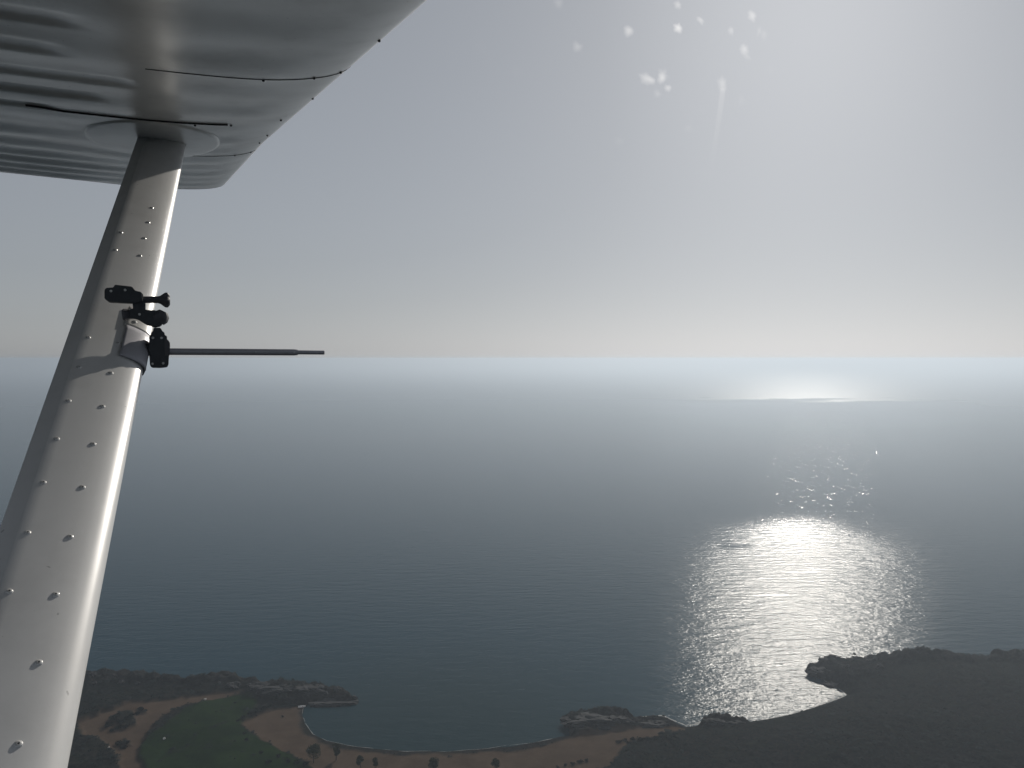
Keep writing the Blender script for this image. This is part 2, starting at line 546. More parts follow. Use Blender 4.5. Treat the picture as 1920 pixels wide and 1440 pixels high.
tag(foam_strip('surf_foam', [(1402, 1354), (1430, 1351), (1480, 1341), (1530, 1326), (1570, 1312), (1588, 1303), (1575, 1291), (1546, 1276), (1520, 1258)],
    0.2, 1.6, 8), 'pale foam line where glittering water meets the dark headland', 'foam')
tag(foam_strip('surf_foam', [(1170, 1337), (1186, 1347), (1200, 1345), (1240, 1342), (1262, 1351), (1286, 1361), (1308, 1359), (1322, 1350), (1345, 1345), (1400, 1351)],
    0.1, 2.0, 12), 'broken white foam between the low black rocks', 'foam')

# ------------------------------------------------------------------ rocks
def rock_mesh(name, sx, sy, sz, seed, sub=4, flat=0.0):
    bm = bmesh.new()
    bmesh.ops.create_icosphere(bm, subdivisions=sub, radius=1.0)
    off = Vector((seed * 7.31, seed * 3.17, seed * 1.93))
    for v in bm.verts:
        n = v.co.normalized()
        r = 1 + 0.5 * mnoise.noise(n * 1.3 + off) + 0.32 * mnoise.noise(n * 3.1 + off) + 0.2 * mnoise.noise(n * 7 + off) + 0.12 * mnoise.noise(n * 15 + off)
        co = n * r
        if co.z > 0 and flat:
            co.z = co.z * (1 - flat) + min(co.z, 0.55) * flat
        v.co = Vector((co.x * sx, co.y * sy, co.z * sz))
    return bm_mesh(name, bm)

def rock(px, py, w_px, h_m, depth_m, seed, label, rz=0.0, mat=M_ROCK, name='sea_rock', group=None):
    p = on_ground(px, py)
    w = w_px / F_PX * (p - Vector((0, 0, H))).length
    o = link(name, rock_mesh(name, w * .5, depth_m * .5, h_m, seed, 4, 0.5), mat)
    o.location = (p.x, p.y, p.z - 0.25 * h_m)
    o.rotation_euler = (0, 0, rz)
    tag(o, label, 'rock', group)
    return o

rock(1112, 1352, 104, 3.4, 11, 1, 'long flat black rock standing off the sandy beach point', R(-4))
rock(1160, 1346, 40, 2.2, 6, 2, 'small black rock at the seaward end of the long flat rock', R(10))
rock(1226, 1352, 52, 2.0, 6, 3, 'low black rock between two patches of white foam', R(3))
rock(1342, 1353, 34, 1.8, 5, 4, 'small dark rock beside the foamy inlet before the glittering bay', R(-8))
rock(1378, 1355, 40, 1.7, 4, 5, 'dark shoreline rock where the narrow bright beach begins', R(4))
rock(1556, 1238, 34, 4.2, 8, 6, 'jagged sea stack rock at the tip of the dark headland', R(20))
rock(1598, 1240, 22, 3.6, 6, 7, 'pointed rock on the seaward edge of the dark headland', R(0))
rock(1632, 1240, 26, 4.4, 6, 8, 'broad jagged rock rising beside the headland hill', R(30))
rock(1536, 1258, 34, 2.8, 8, 9, 'dark overhanging rock on the headland end facing the glitter', R(-15))
rock(1562, 1285, 30, 2.4, 6, 10, 'dark rock on the inner side of the headland above the bright cove', R(-35))
rock(1885, 1238, 20, 6.0, 7, 11, 'knob shaped rock on the crest of the dark headland', R(0))
rock(618, 1304, 74, 2.6, 8, 12, 'wide black rock at the end of the left point', R(-2))
rock(575, 1296, 60, 2.8, 9, 13, 'rugged black rock forming the back of the left point', R(4))
rock(650, 1306, 36, 1.8, 6, 14, 'low black rock dipping into the water at the point tip', R(0))
rock(520, 1294, 54, 2.4, 8, 15, 'dark craggy rock where the left point joins the scrub', R(6))
rock(438, 1276, 22, 3.0, 6, 16, 'squat dark rock standing on the scrubby shore edge', R(0))
rock(486, 1288, 34, 2.2, 6, 17, 'dark rock beside the top of the green field', R(12))

rnd = random.Random(5)
for i in range(26):
    px, py = [(rnd.uniform(455, 668), 0), (rnd.uniform(170, 450), 1), (rnd.uniform(1525, 1660), 2)][i % 3]
    if i % 3 == 0:
        py = 1286 + (px - 455) * 0.07 + rnd.uniform(-4, 12)
    elif i % 3 == 1:
        py = 1268 + rnd.uniform(-3, 14)
    else:
        py = 1244 + rnd.uniform(0, 24)
    lab = ('small black boulder on the rocks of the left point', 'small dark boulder along the scrubby shore beside the strut', 'small dark boulder on the end of the right headland')[i % 3]
    grp = ('boulders on the left point', 'boulders along the scrubby shore', 'boulders on the right headland')[i % 3]
    p = on_ground(px, py)
    s = rnd.uniform(0.7, 1.7)
    o = link('boulder', rock_mesh('boulder', s * 1.2, s, s * .8, 30 + i, 3), M_ROCK)
    o.location = p
    tag(o, lab, 'boulder', grp)
p = on_ground(308, 1386)
o = link('pale_boulder', rock_mesh('pale_boulder', .55, .5, .5, 71, 3), M_PALE); o.location = p + Vector((0, 0, .35))
tag(o, 'single small white boulder in the middle of the green field', 'boulder')
p = on_ground(385, 1312)
o = link('pale_boulder', rock_mesh('pale_boulder', .6, .45, .45, 73, 3), M_PALE); o.location = p + Vector((0, 0, .3))
tag(o, 'small white boulder at the upper edge of the green field', 'boulder')
p = on_ground(204, 1402)
o = link('pale_boulder', rock_mesh('pale_boulder', .4, .35, .3, 75, 3), M_PALE); o.location = p + Vector((0, 0, .2))
tag(o, 'small white boulder beside the sandy track', 'boulder')

# ------------------------------------------------------------------ small boat drawn up on the sand by the left point
bp = on_ground(566, 1327) + Vector((0, 0, .15))
boat = empty('rowing_boat', bp)
boat.rotation_euler = (R(4), 0, R(12))
tag(boat, 'small white boat drawn up on the sand beside the left rocky point', 'boat')
secs = []
NB, NS = 9, 9
for i in range(NB):
    t = i / (NB - 1)
    x = -1.7 + 3.4 * t
    w = 0.72 * (1 - max(0, (t - .45) / .55) ** 2.2) + 0.02
    w *= 0.82 + 0.18 * min(1, t / .3)
    sheer = 0.62 + 0.22 * t * t
    keel = 0.02 + 0.25 * max(0, (t - .75) / .25) ** 2
    row = []
    for k in range(NS):
        a = math.pi * k / (NS - 1)
        row.append((x, -w * math.cos(a), keel + (sheer - keel) * (1 - math.sin(a) ** 0.8)))
    secs.append(row)
V = [v for r_ in secs for v in r_]
Fc = [(i * NS + k, i * NS + k + 1, (i + 1) * NS + k + 1, (i + 1) * NS + k) for i in range(NB - 1) for k in range(NS - 1)]
Fc.append(tuple(range(NS)))
hull = link('hull', mesh('hull', V, Fc), M_HULL, boat, True)
sm = hull.modifiers.new('thick', 'SOLIDIFY'); sm.thickness = 0.04; sm.offset = 1
for x in (-0.9, 0.25):
    bm = bmesh.new(); bmesh.ops.create_cube(bm, size=1, matrix=Matrix.Translation((x, 0, .45)) @ Matrix.Diagonal((.28, 1.15, .035, 1)))
    link('thwart', bm_mesh('thwart', bm), M_BOATIN, boat)

# ------------------------------------------------------------------ plants
def leaf_cloud(bm, centre, rad, n, size, rng, squash=0.8):
    for _ in range(n):
        while True:
            q = Vector((rng.uniform(-1, 1), rng.uniform(-1, 1), rng.uniform(-1, 1)))
            if q.length < 1:
                break
        q = q.normalized() * (q.length ** 0.45)
        c = centre + Vector((q.x * rad, q.y * rad, q.z * rad * squash))
        u = Vector((rng.gauss(0, 1), rng.gauss(0, 1), rng.gauss(0, .6))).normalized()
        v = u.cross(Vector((rng.gauss(0, 1), rng.gauss(0, 1), rng.gauss(0, 1)))).normalized()
        s = size * rng.uniform(.6, 1.3)
        bm.faces.new([bm.verts.new(c + u * s), bm.verts.new(c + v * s * .6), bm.verts.new(c - u * s), bm.verts.new(c - v * s * .6)])

def tube(bm, pts, radii, seg=8):
    rings = []
    for i, p in enumerate(pts):
        t = (pts[min(i + 1, len(pts) - 1)] - pts[max(i - 1, 0)]).normalized()
        a = t.orthogonal().normalized(); b = t.cross(a)
        rings.append([bm.verts.new(p + (a * math.cos(6.2832 * k / seg) + b * math.sin(6.2832 * k / seg)) * radii[i]) for k in range(seg)])
    for r0, r1 in zip(rings[:-1], rings[1:]):
        for k in range(seg):
            bm.faces.new((r0[k], r0[(k + 1) % seg], r1[(k + 1) % seg], r1[k]))
    bm.faces.new(rings[0][::-1]); bm.faces.new(rings[-1])

def tree(px, py, h, w, crown_base, seed, label, name='beach_tree', squash=1.0):
    rng = random.Random(seed)
    p = on_ground(px, py)
    root = empty(name, p)
    tag(root, label, 'tree', 'trees scattered on the sand')
    bm = bmesh.new()
    lean = Vector((rng.uniform(-.3, .3), rng.uniform(-.3, .3), 0))
    pts = [Vector((0, 0, -.3)), lean * .4 + Vector((0, 0, h * .25)), lean + Vector((0, 0, h * .55)), lean * 1.3 + Vector((0, 0, h * .85))]
    tube(bm, pts, [.03 * h, .024 * h, .016 * h, .006 * h])
    ends = []
    for k in range(7):
        a = k * 2.4 + rng.uniform(-.3, .3)
        z0 = h * rng.uniform(max(.2, crown_base - .05), .6)
        st = lean * (z0 / h) + Vector((0, 0, z0))
        en = st + Vector((math.cos(a) * w * .36, math.sin(a) * w * .36, h * rng.uniform(.12, .28)))
        tube(bm, [st, (st + en) / 2 + Vector((0, 0, -.1)), en], [.01 * h, .007 * h, .003 * h], 6)
        ends.append(en)
    link('trunk', bm_mesh('trunk', bm), M_BARK, root)
    bm = bmesh.new()
    zc = h * (crown_base + 1) / 2
    for k in range(26):
        a, rr = rng.uniform(0, 6.28), math.sqrt(rng.random()) * w * .36
        zz = zc + rng.uniform(-.5, .5) * h * (1 - crown_base) * .85 * squash * (1 - .4 * (rr / (w * .36)) ** 2)
        leaf_cloud(bm, lean + Vector((math.cos(a) * rr, math.sin(a) * rr, zz)), w * rng.uniform(.14, .24), 95, .22, rng)
    for e in ends:
        leaf_cloud(bm, e, w * .16, 60, .19, rng)
    link('crown', bm_mesh('crown', bm), M_LEAF, root)
    return root
tree(588, 1430, 8.2, 6.4, .16, 1, 'round dense dark tree where the green field meets the sand')
tree(630, 1426, 7.6, 3.0, .2, 2, 'tall thin open crowned tree on the beach beside the round tree')
tree(676, 1441, 5.4, 3.0, .3, 3, 'small round tree on the sand, next after the tall thin one')
tree(704, 1444, 5.4, 2.2, .3, 4, 'slim small tree on the sand, second after the tall thin one')
tree(813, 1448, 6.0, 4.6, .2, 5, 'squat dark tree on the sand below the middle of the cove')
tree(928, 1446, 5.0, 3.4, .2, 6, 'small dark tree on the sand towards the black rocks')

def shrub_mesh(name, r, h, seed, n=260):
    rng = random.Random(seed)
    bm = bmesh.new()
    for k in range(7):
        a, q = rng.uniform(0, 6.28), rng.uniform(0, .6) * r
        leaf_cloud(bm, Vector((math.cos(a) * q, math.sin(a) * q, h * rng.uniform(.3, .6))), r * rng.uniform(.35, .55), n // 7, .16, rng, h / r * .8)
    for k in range(4):
        a = k * 1.57 + rng.random()
        tube(bm, [Vector((0, 0, -.2)), Vector((math.cos(a) * r * .4, math.sin(a) * r * .4, h * .55))], [.05, .02], 5)
    return bm_mesh(name, bm)
SHR = [shrub_mesh('shrub', 1.0, .85, 50 + k) for k in range(6)]
rnd = random.Random(11)
def shrub(px, py, s, label, group):
    p = on_ground(px, py)
    o = link('shrub', SHR[rnd.randrange(6)], M_SCRUB)
    o.location = p; o.scale = (s * rnd.uniform(.9, 1.2), s, s * rnd.uniform(.8, 1.1)); o.rotation_euler = (0, 0, rnd.uniform(0, 6.28))
    tag(o, label, 'shrub', group)
for px, py, s in ((204, 1362, 2.0), (214, 1352, 2.2), (226, 1356, 2.1), (238, 1348, 1.8), (222, 1366, 1.7), (236, 1362, 1.5), (246, 1342, 1.4), (210, 1371, 1.3)):
    shrub(px, py, s, 'dark shrub in the clump standing on the sandy ground left of the field', 'shrubs of the clump on the sand')
shrub(222, 1396, 1.8, 'largest of three dark shrubs beside the sandy track', 'shrubs beside the sandy track')
shrub(232, 1398, 1.6, 'middle one of three dark shrubs beside the sandy track', 'shrubs beside the sandy track')
shrub(240, 1393, 1.1, 'smallest of three dark shrubs beside the sandy track', 'shrubs beside the sandy track')
for px, py, s in ((258, 1340, 1.5), (266, 1336, 1.7), (262, 1330, 1.2), (272, 1334, 1.1)):
    shrub(px, py, s, 'dark shrub on bare sand near the corner of the green field', 'shrubs near the field corner')
for px, py, s in ((1160, 1392, 1.3), (1172, 1389, 1.2), (1186, 1388, 1.5), (1200, 1390, 1.8), (1214, 1388, 1.6), (1230, 1386, 1.4), (1178, 1396, 1.5)):
    shrub(px, py, s, 'dark shrub at the edge of the scrub above the pale sand spit', 'shrubs above the sand spit')
for px, py, s in ((1060, 1436, 1.1), (1074, 1434, 1.2), (1088, 1430, 1.3), (1100, 1428, 1.2), (1046, 1440, 1.1)):
    shrub(px, py, s, 'small dark shrub in the line of shrubs on open sand', 'line of shrubs on the sand')
for px, py, s in ((455, 1346, 1.4), (468, 1340, 1.5), (482, 1334, 1.6), (494, 1330, 1.6), (446, 1352, 1.1), (505, 1326, 1.2), (530, 1344, .9), (458, 1376, 1.0), (462, 1388, 1.2)):
    shrub(px, py, s, 'dark shrub in the hedge between the green field and the sand', 'shrubs of the field hedge')
for px, py, s in ((540, 1428, 1.7), (556, 1432, 1.8), (572, 1436, 1.7), (522, 1420, 1.5), (505, 1430, 1.6), (490, 1412, 1.3)):
    shrub(px, py, s, 'dense green shrub at the field end beside the round tree', 'shrubs at the field end')

# unbroken low scrub of the headland and the left shore: one mass
def scrub_mass():
    rng = np.random.default_rng(4)
    bm = bmesh.new(); bmesh.ops.create_icosphere(bm, subdivisions=0 + 1, radius=1.0)
    bmesh.ops.delete(bm, geom=[v for v in bm.verts if v.co.z < -.3], context='VERTS')
    bv = np.array([v.co[:] for v in bm.verts]); bf = np.array([[v.index for v in f.verts] for f in bm.faces]); bm.free()
    n = 52000
    x = rng.uniform(-290, 320, n); y = rng.uniform(292, 440, n)
    ok = np.abs(x) < y * 0.72
    x, y = x[ok], y[ok]
    z, a, d = ground_fields(x, y)
    dens = sstep(2.5, 6, d) * (1 - a['sand']) * (1 - .95 * a['green']) * (1 - .45 * a['rock'])
    dens = dens * (0.35 + 0.65 * sstep(-.15, .2, fbm(x * .06, y * .06, 91, 3)))
    ok = rng.random(len(x)) < dens
    x, y, z = x[ok], y[ok], z[ok]
    m = len(x)
    s = rng.uniform(.3, .8, m) ** 1.1
    s = np.where(rng.random(m) < .04, s * 1.9, s)
    jit = 1 + rng.uniform(-.38, .38, (m, len(bv)))
    sc = np.stack([s * rng.uniform(.8, 1.5, m), s * rng.uniform(.8, 1.5, m), s * rng.uniform(.6, 1.0, m)], 1)
    V = bv[None] * jit[..., None] * sc[:, None, :] + np.stack([x, y, z + .25 * s], 1)[:, None, :]
    Fq = bf[None] + (np.arange(m) * len(bv))[:, None, None]
    V, Fq = V.reshape(-1, 3), Fq.reshape(-1, 3)
    me = bpy.data.meshes.new('low_scrub')
    me.vertices.add(len(V)); me.vertices.foreach_set('co', V.astype(np.float32).ravel())
    me.loops.add(Fq.size); me.loops.foreach_set('vertex_index', Fq.astype(np.int32).ravel())
    me.polygons.add(len(Fq)); me.polygons.foreach_set('loop_start', np.arange(0, Fq.size, 3, dtype=np.int32))
    me.update(calc_edges=True)
    o = link('low_scrub', me, M_SCRUB)
    o['kind'] = 'stuff'
    tag(o, 'unbroken dark low scrub covering the headland and the shore slopes', 'scrub')
scrub_mass()

# ------------------------------------------------------------------ aircraft: wing and strut seen from the cabin
PSI, BETA, ALPHA = R(23.39), R(6.45), R(2.05)        # heading, bank and pitch of the aircraft against the camera
fv = Vector((math.cos(PSI) * math.cos(ALPHA), math.sin(PSI) * math.cos(ALPHA), math.sin(ALPHA)))   # forward
sv = Vector((-math.sin(PSI), math.cos(PSI), 0))
uv = sv * math.cos(BETA) + fv.cross(sv) * math.sin(BETA)                                            # outboard
nv = fv.cross(uv)                                                                                    # up
EYE = Vector((0, 0, H))
H0 = 0.40                                            # wing underside above the eye
plane = empty('light_aircraft', EYE)
plane.rotation_euler = Matrix((fv, uv, nv)).transposed().to_euler()
tag(plane, 'high wing light aircraft, its white wing underside and diagonal strut', 'aircraft')
# local axes of the aircraft: x forward, y outboard, z up, origin at the eye

def airfoil(t):
    """lower and upper surface of a NACA 2412-like section at chord fraction t"""
    th = 0.6 * (0.2969 * np.sqrt(t) - 0.126 * t - 0.3516 * t ** 2 + 0.2843 * t ** 3 - 0.1036 * t ** 4)
    cm = np.where(t < .4, .02 / .16 * (.8 * t - t * t), .02 / .36 * (.2 + .8 * t - t * t))
    return cm - th, cm + th

LE0, ROOT, TAPER, TIP = 0.372, 0.42, 3.15, 4.93
def wing_section(b):
    """leading edge, chord"""
    k = max(0.0, (b - TAPER) / (TIP - TAPER))
    return LE0 - 0.035 * k + 0.09 * max(0.0, (3.2 - b) / 2.3), 1.63 - 0.40 * k

BEADS = [(1.62, -.12, -1.2), (1.84, -.17, -1.2), (2.10, -.05, -1.2), (2.32, -.12, -1.2), (2.55, -.26, -1.2)]
def skin(a, b):
    """small relief of the lower skin: rib lines, oil canning, stamped beads, corrugated aileron"""
    w = 0.0014 * np.cos(2 * np.pi * b / 0.285) * sstep(0.36, 0.2, a)
    w = w + 0.0010 * np.cos(2 * np.pi * (b / 0.57 + .2) + a * 2.0)
    w = w + 0.0022 * vnoise(a * 4 + 3, b * 3.2, 5)
    for bc, a1, a0 in BEADS:
        w = w + 0.007 * np.exp(-((b - bc) / 0.042) ** 4) * sstep(a1 + .03, a1 - .05, a)
    ail = sstep(2.7, 3.0, b) * sstep(-.05, -.5, a)
    return w + ail * 0.006 * np.cos(2 * np.pi * b / 0.33)

def wing_mesh():
    bs = np.arange(ROOT, TIP + 1e-6, 0.0125)
    ts = np.concatenate([np.linspace(0, 1, 26) ** 2 * 0.12, np.linspace(.12, 1, 118)[1:]])
    lower, upper = [], []
    zref = None
    for b in bs:
        le, c = wing_section(b)
        lo, hi = airfoil(ts)
        a = le - ts * c
        kk = sstep(.02, .12, ts)
        z = H0 + (lo - lo.min()) * c
        z = z + skin(a, b) * kk
        lower.append(np.stack([a, np.full_like(a, b), z], 1))
        upper.append(np.stack([a, np.full_like(a, b), H0 + (hi - lo.min()) * c], 1))
    lower, upper = np.array(lower), np.array(upper)
    # rounded tip: sections shrink towards the mid plane
    le, c = wing_section(TIP)
    tl, tu = [], []
    for q in np.linspace(0.12, 1, 9):
        e = math.sqrt(max(0, 1 - q * q))
        mid = (lower[-1, :, 2] + upper[-1, :, 2]) * .5
        trim = 1 - .10 * (1 - e)
        aa = (lower[-1, :, 0] - (le - c * .5)) * trim + (le - c * .5)
        yy = np.full_like(aa, TIP + .11 * q)
        tl.append(np.stack([aa, yy, mid + (lower[-1, :, 2] - mid) * e], 1))
        tu.append(np.stack([aa, yy, mid + (upper[-1, :, 2] - mid) * e], 1))
    lower = np.concatenate([lower, np.array(tl)]); upper = np.concatenate([upper, np.array(tu)])
    nb, nt_ = lower.shape[:2]
    V = np.concatenate([lower.reshape(-1, 3), upper.reshape(-1, 3)])
    i = np.arange(nb - 1)[:, None] * nt_ + np.arange(nt_ - 1)[None]
    q = np.stack([i, i + 1, i + 1 + nt_, i + nt_], -1).reshape(-1, 4)
    off = nb * nt_
    F2 = np.concatenate([q[:, ::-1], q + off])
    faces = F2.tolist()
    faces += [[k, k + 1, k + 1 + off, k + off] for k in range(nt_ - 1)]               # root closing
    me = mesh('wing', V, faces)
    bm = bmesh.new(); bm.from_mesh(me)
    bmesh.ops.remove_doubles(bm, verts=bm.verts, dist=1e-5)
    bmesh.ops.recalc_face_normals(bm, faces=bm.faces)
    bm.to_mesh(me); bm.free()
    return me
wing = link('wing', wing_mesh(), M_WING, plane, True)
mod = wing.modifiers.new('auto', 'EDGE_SPLIT'); mod.split_angle = R(50)

def under(a, b):
    le, c = wing_section(b)
    t = np.array([min(1.0, max(0.0, (le - a) / c))])
    lo, _ = airfoil(t)
    tt = np.linspace(0, 1, 300)
    zz = H0 + (float(lo[0]) - airfoil(tt)[0].min()) * c
    return zz + float(skin(np.array([a]), np.array([b]))[0]) * float(sstep(.02, .12, t)[0])

def seam(b, a0, a1, w=0.004, drop=0.0012):
    n = 40
    V, Fc = [], []
    for i in range(n + 1):
        a = a0 + (a1 - a0) * i / n
        z = under(a, b) - drop
        V += [(a, b - w / 2, z + drop + .002), (a, b - w / 2, z), (a, b + w / 2, z), (a, b + w / 2, z + drop + .002)]
        if i:
            k = 4 * i
            Fc += [(k - 4, k - 3, k + 1, k), (k - 3, k - 2, k + 2, k + 1), (k - 2, k - 1, k + 3, k + 2)]
    return link('panel_seam', mesh('panel_seam', V, Fc), M_SEAM, wing)
seam(1.91, 0.415, -0.02, 0.0036)
seam(2.585, 0.19, -0.33, 0.0075, .004)
seam(3.38, 0.35, 0.02, 0.005)

# smooth oval fairing round the strut fitting
def fairing():
    V, Fc = [], []
    n, rings_ = 48, ((1.0, -.006), (.985, .0022), (.93, .0040), (.75, .007), (.5, .009), (.25, .010))
    ca, cb, ra, rb = -.015, 3.03, .21, .43
    for q, d in rings_:
        for i in range(n):
            t = 6.2832 * i / n
            a, b = ca + ra * q * math.cos(t), cb + rb * q * math.sin(t)
            le, c = wing_section(b)
            lo = float(airfoil(np.array([(le - a) / c]))[0][0])
            V.append((a, b, H0 + (lo - airfoil(np.linspace(0, 1, 200))[0].min()) * c - d))
    for k in range(len(rings_) - 1):
        Fc += [(k * n + i, k * n + (i + 1) % n, (k + 1) * n + (i + 1) % n, (k + 1) * n + i) for i in range(n)]
    Fc.append(tuple(range((len(rings_) - 1) * n, len(rings_) * n)))
    return link('strut_fairing', mesh('strut_fairing', V, Fc), M_WING, wing, True)
fairing()

# domed rivets along the seams near the leading edge
bm = bmesh.new(); bmesh.ops.create_uvsphere(bm, u_segments=8, v_segments=5, radius=.0035); RIV = bm_mesh('rivet', bm)
RIV.materials.append(M_SEAM)
for a, b in ((.39, 1.90), (.33, 1.905), (.2, 2.6), (.10, 2.62), (.385, 2.25), (.34, 2.55), (.34, 2.9), (.335, 3.1), (.33, 3.37), (.27, 3.375), (.22, 1.915), (.41, 1.62)):
    o = link('rivet', RIV, None, wing); o.location = (a, b, under(a, b) - .001)

# strut: tear-drop section, nose forward
LT = Vector((0.084, 3.03, H0 + 0.03)); LB = Vector((-0.1521, 0.75, -0.6687))   # nose line, top and bottom
LTOP0 = Vector((0.0842, 3.0107, H0))
CH = 0.1434
sd = (LB - LTOP0).normalized()
LB2 = LTOP0 + sd * 2.62
sm_ = Vector((1, 0, 0)).cross(sd).normalized()
mid_eye = (LTOP0 + LB) / 2
if sm_.dot(-mid_eye) < 0:
    sm_ = -sm_                                       # sm_ points to the eye side
TW = R(15)                                           # incidence of the strut section
ck = Vector((1, 0, 0))
ck = (ck - sd * ck.dot(sd)).normalized()
ck_ = ck
ck = ck_ * math.cos(TW) - sm_ * math.sin(TW)         # chord direction, nose down
sm_ = sm_ * math.cos(TW) + ck_ * math.sin(TW)
PROFILE = [(0.0, 0.0), (.012, .005), (.04, .0098), (.09, .0148), (.16, .019), (.25, .0222), (.36, .0238), (.48, .0242), (.6, .0236),
           (.72, .0226), (.83, .0212), (.84, .0205), (1.0, .0012)]
def strut_pt(s, k, t):
    """s metres down from the wing, k chord fraction behind the nose, t metres off the chord plane towards the eye"""
    return LTOP0 + sd * s - ck * (CH * k) + sm_ * t
ring = [(k, t) for k, t in PROFILE] + [(k, -t) for k, t in PROFILE[::-1][:-1]]
V, Fc = [], []
ss = [-.06, 0, .02] + list(np.linspace(.1, 2.62, 24))
for s in ss:
    V += [strut_pt(s, k, t) for k, t in ring]
m_ = len(ring)
for i in range(len(ss) - 1):
    Fc += [(i * m_ + j, i * m_ + (j + 1) % m_, (i + 1) * m_ + (j + 1) % m_, (i + 1) * m_ + j) for j in range(m_)]
Fc += [tuple(range(m_))[::-1], tuple(range((len(ss) - 1) * m_, len(ss) * m_))]
sme = mesh('wing_strut', V, Fc)
bm = bmesh.new(); bm.from_mesh(sme); bmesh.ops.recalc_face_normals(bm, faces=bm.faces); bm.to_mesh(sme); bm.free()
strut = link('wing_strut', sme, M_STRUT, plane, True)
mod = strut.modifiers.new('auto', 'EDGE_SPLIT'); mod.split_angle = R(22)

def prof_t(k):
    for (k0, t0), (k1, t1) in zip(PROFILE[:-1], PROFILE[1:]):
        if k0 <= k <= k1:
            return t0 + (t1 - t0) * (k - k0) / (k1 - k0)
    return 0
# cuff where the strut enters the wing
V, Fc = [], []
for s, grow in ((-.03, 1.5), (.012, 1.16), (.03, 1.10), (.034, 1.0)):
    V += [strut_pt(s, .5 + (k - .5) * (1 + (grow - 1) * .35), t * grow) for k, t in ring]
for i in range(3):
    Fc += [(i * m_ + j, i * m_ + (j + 1) % m_, (i + 1) * m_ + (j + 1) % m_, (i + 1) * m_ + j) for j in range(m_)]
link('strut_cuff', mesh('strut_cuff', V, Fc), M_STRUT, strut, True)
V, Fc = [], []
for j in range(m_):
    k, t = ring[j]
    V += [strut_pt(.0125, .5 + (k - .5) * 1.062, t * 1.19), strut_pt(.017, .5 + (k - .5) * 1.055, t * 1.17)]
Fc = [(2 * j, 2 * j + 1, (2 * j + 3) % (2 * m_), (2 * j + 2) % (2 * m_)) for j in range(m_)]
link('cuff_gap', mesh('cuff_gap', V, Fc), M_SEAM, strut)

# domed screws in two columns
def screw_mesh():
    bm = bmesh.new()
    R0 = .0046
    prof = [(R0, -.001), (R0, .0005), (R0 * .8, .0014), (R0 * .45, .0019), (R0 * .30, .0019), (R0 * .26, .0008)]
    rings = [[bm.verts.new((r * math.cos(6.2832 * k / 12), r * math.sin(6.2832 * k / 12), z)) for k in range(12)] for r, z in prof]
    for r0, r1 in zip(rings[:-1], rings[1:]):
        for k in range(12):
            bm.faces.new((r0[k], r0[(k + 1) % 12], r1[(k + 1) % 12], r1[k]))
    f = bm.faces.new(rings[-1]); f.material_index = 1
    me = bm_mesh('screw', bm)
    me.materials.append(M_SCREW); me.materials.append(M_SLOT)
    return me
SCR = screw_mesh()
srow = [.694, .794, .895, .997] + [1.405 + .1085 * i for i in range(11)]
for s in srow:
    for k in (.38, .75):
        if k > .5 and s < .85:
            continue
        o = link('screw', SCR, None, strut, False)
        o.location = strut_pt(s, k, prof_t(k))
        o.rotation_euler = sm_.to_track_quat('Z', 'Y').to_euler()

# ------------------------------------------------------------------ camera mount with rod on the strut
def L2W(p):
    return EYE + fv * p.x + uv * p.y + nv * p.z
ANCH = L2W(strut_pt(1.36, .02, .036))
wv = Vector((-math.sin(PSI), math.cos(PSI), 0))      # depth axis of the mount
mount = empty('camera_mount', L2W(strut_pt(1.36, .1, .024)))
tag(mount, 'black camera mount with thumb screws and long grey rod clamped to the strut', 'camera mount')
def MP(px, py, dz=0.0):
    """photo pixel on the mount's own plane, dz metres behind it"""
    d = ray(px, py)
    t = (ANCH + wv * dz - EYE).dot(wv) / d.dot(wv)
    return EYE + d * t
def ext(name, poly, thick, dz, mat, parent, bev=.0010, seg=2):
    """an outline with real thickness, edges rounded"""
    bm = bmesh.new()
    a = [bm.verts.new(MP(x, y, dz) - wv * thick / 2) for x, y in poly]
    b = [bm.verts.new(MP(x, y, dz) + wv * thick / 2) for x, y in poly]
    n = len(poly)
    bm.faces.new(a); bm.faces.new(b[::-1])
    for i in range(n):
        bm.faces.new((a[i], b[i], b[(i + 1) % n], a[(i + 1) % n]))
    bmesh.ops.recalc_face_normals(bm, faces=bm.faces)
    if bev:
        bmesh.ops.bevel(bm, geom=list(bm.edges), offset=bev, segments=seg, affect='EDGES', clamp_overlap=True)
    o = link(name, bm_mesh(name, bm), mat)
    par = parent
    o.parent = par
    o.matrix_parent_inverse = Matrix.Translation(-mount.location)
    return o
def lathe(name, p0, p1, prof, mat, parent, seg=24, lobes=0, amp=0.0):
    """turned part from p0 to p1; prof = (fraction, radius); lobes make a star knob"""
    ax = (p1 - p0); L_ = ax.length; ax = ax.normalized()
    a = ax.orthogonal().normalized(); b = ax.cross(a)
    bm = bmesh.new(); rings = []
    for t, r in prof:
        rings.append([bm.verts.new(p0 + ax * L_ * t + (a * math.cos(6.2832 * k / seg) + b * math.sin(6.2832 * k / seg)) * r * (1 + amp * math.cos(lobes * 6.2832 * k / seg))) for k in range(seg)])
    for r0, r1 in zip(rings[:-1], rings[1:]):
        for k in range(seg):
            bm.faces.new((r0[k], r0[(k + 1) % seg], r1[(k + 1) % seg], r1[k]))
    bm.faces.new(rings[0][::-1]); bm.faces.new(rings[-1])
    bmesh.ops.recalc_face_normals(bm, faces=bm.faces)
    o = link(name, bm_mesh(name, bm), mat, None, True)
    md = o.modifiers.new('auto', 'EDGE_SPLIT'); md.split_angle = R(40)
    o.parent = parent
    o.matrix_parent_inverse = Matrix.Translation(-mount.location)
    return o

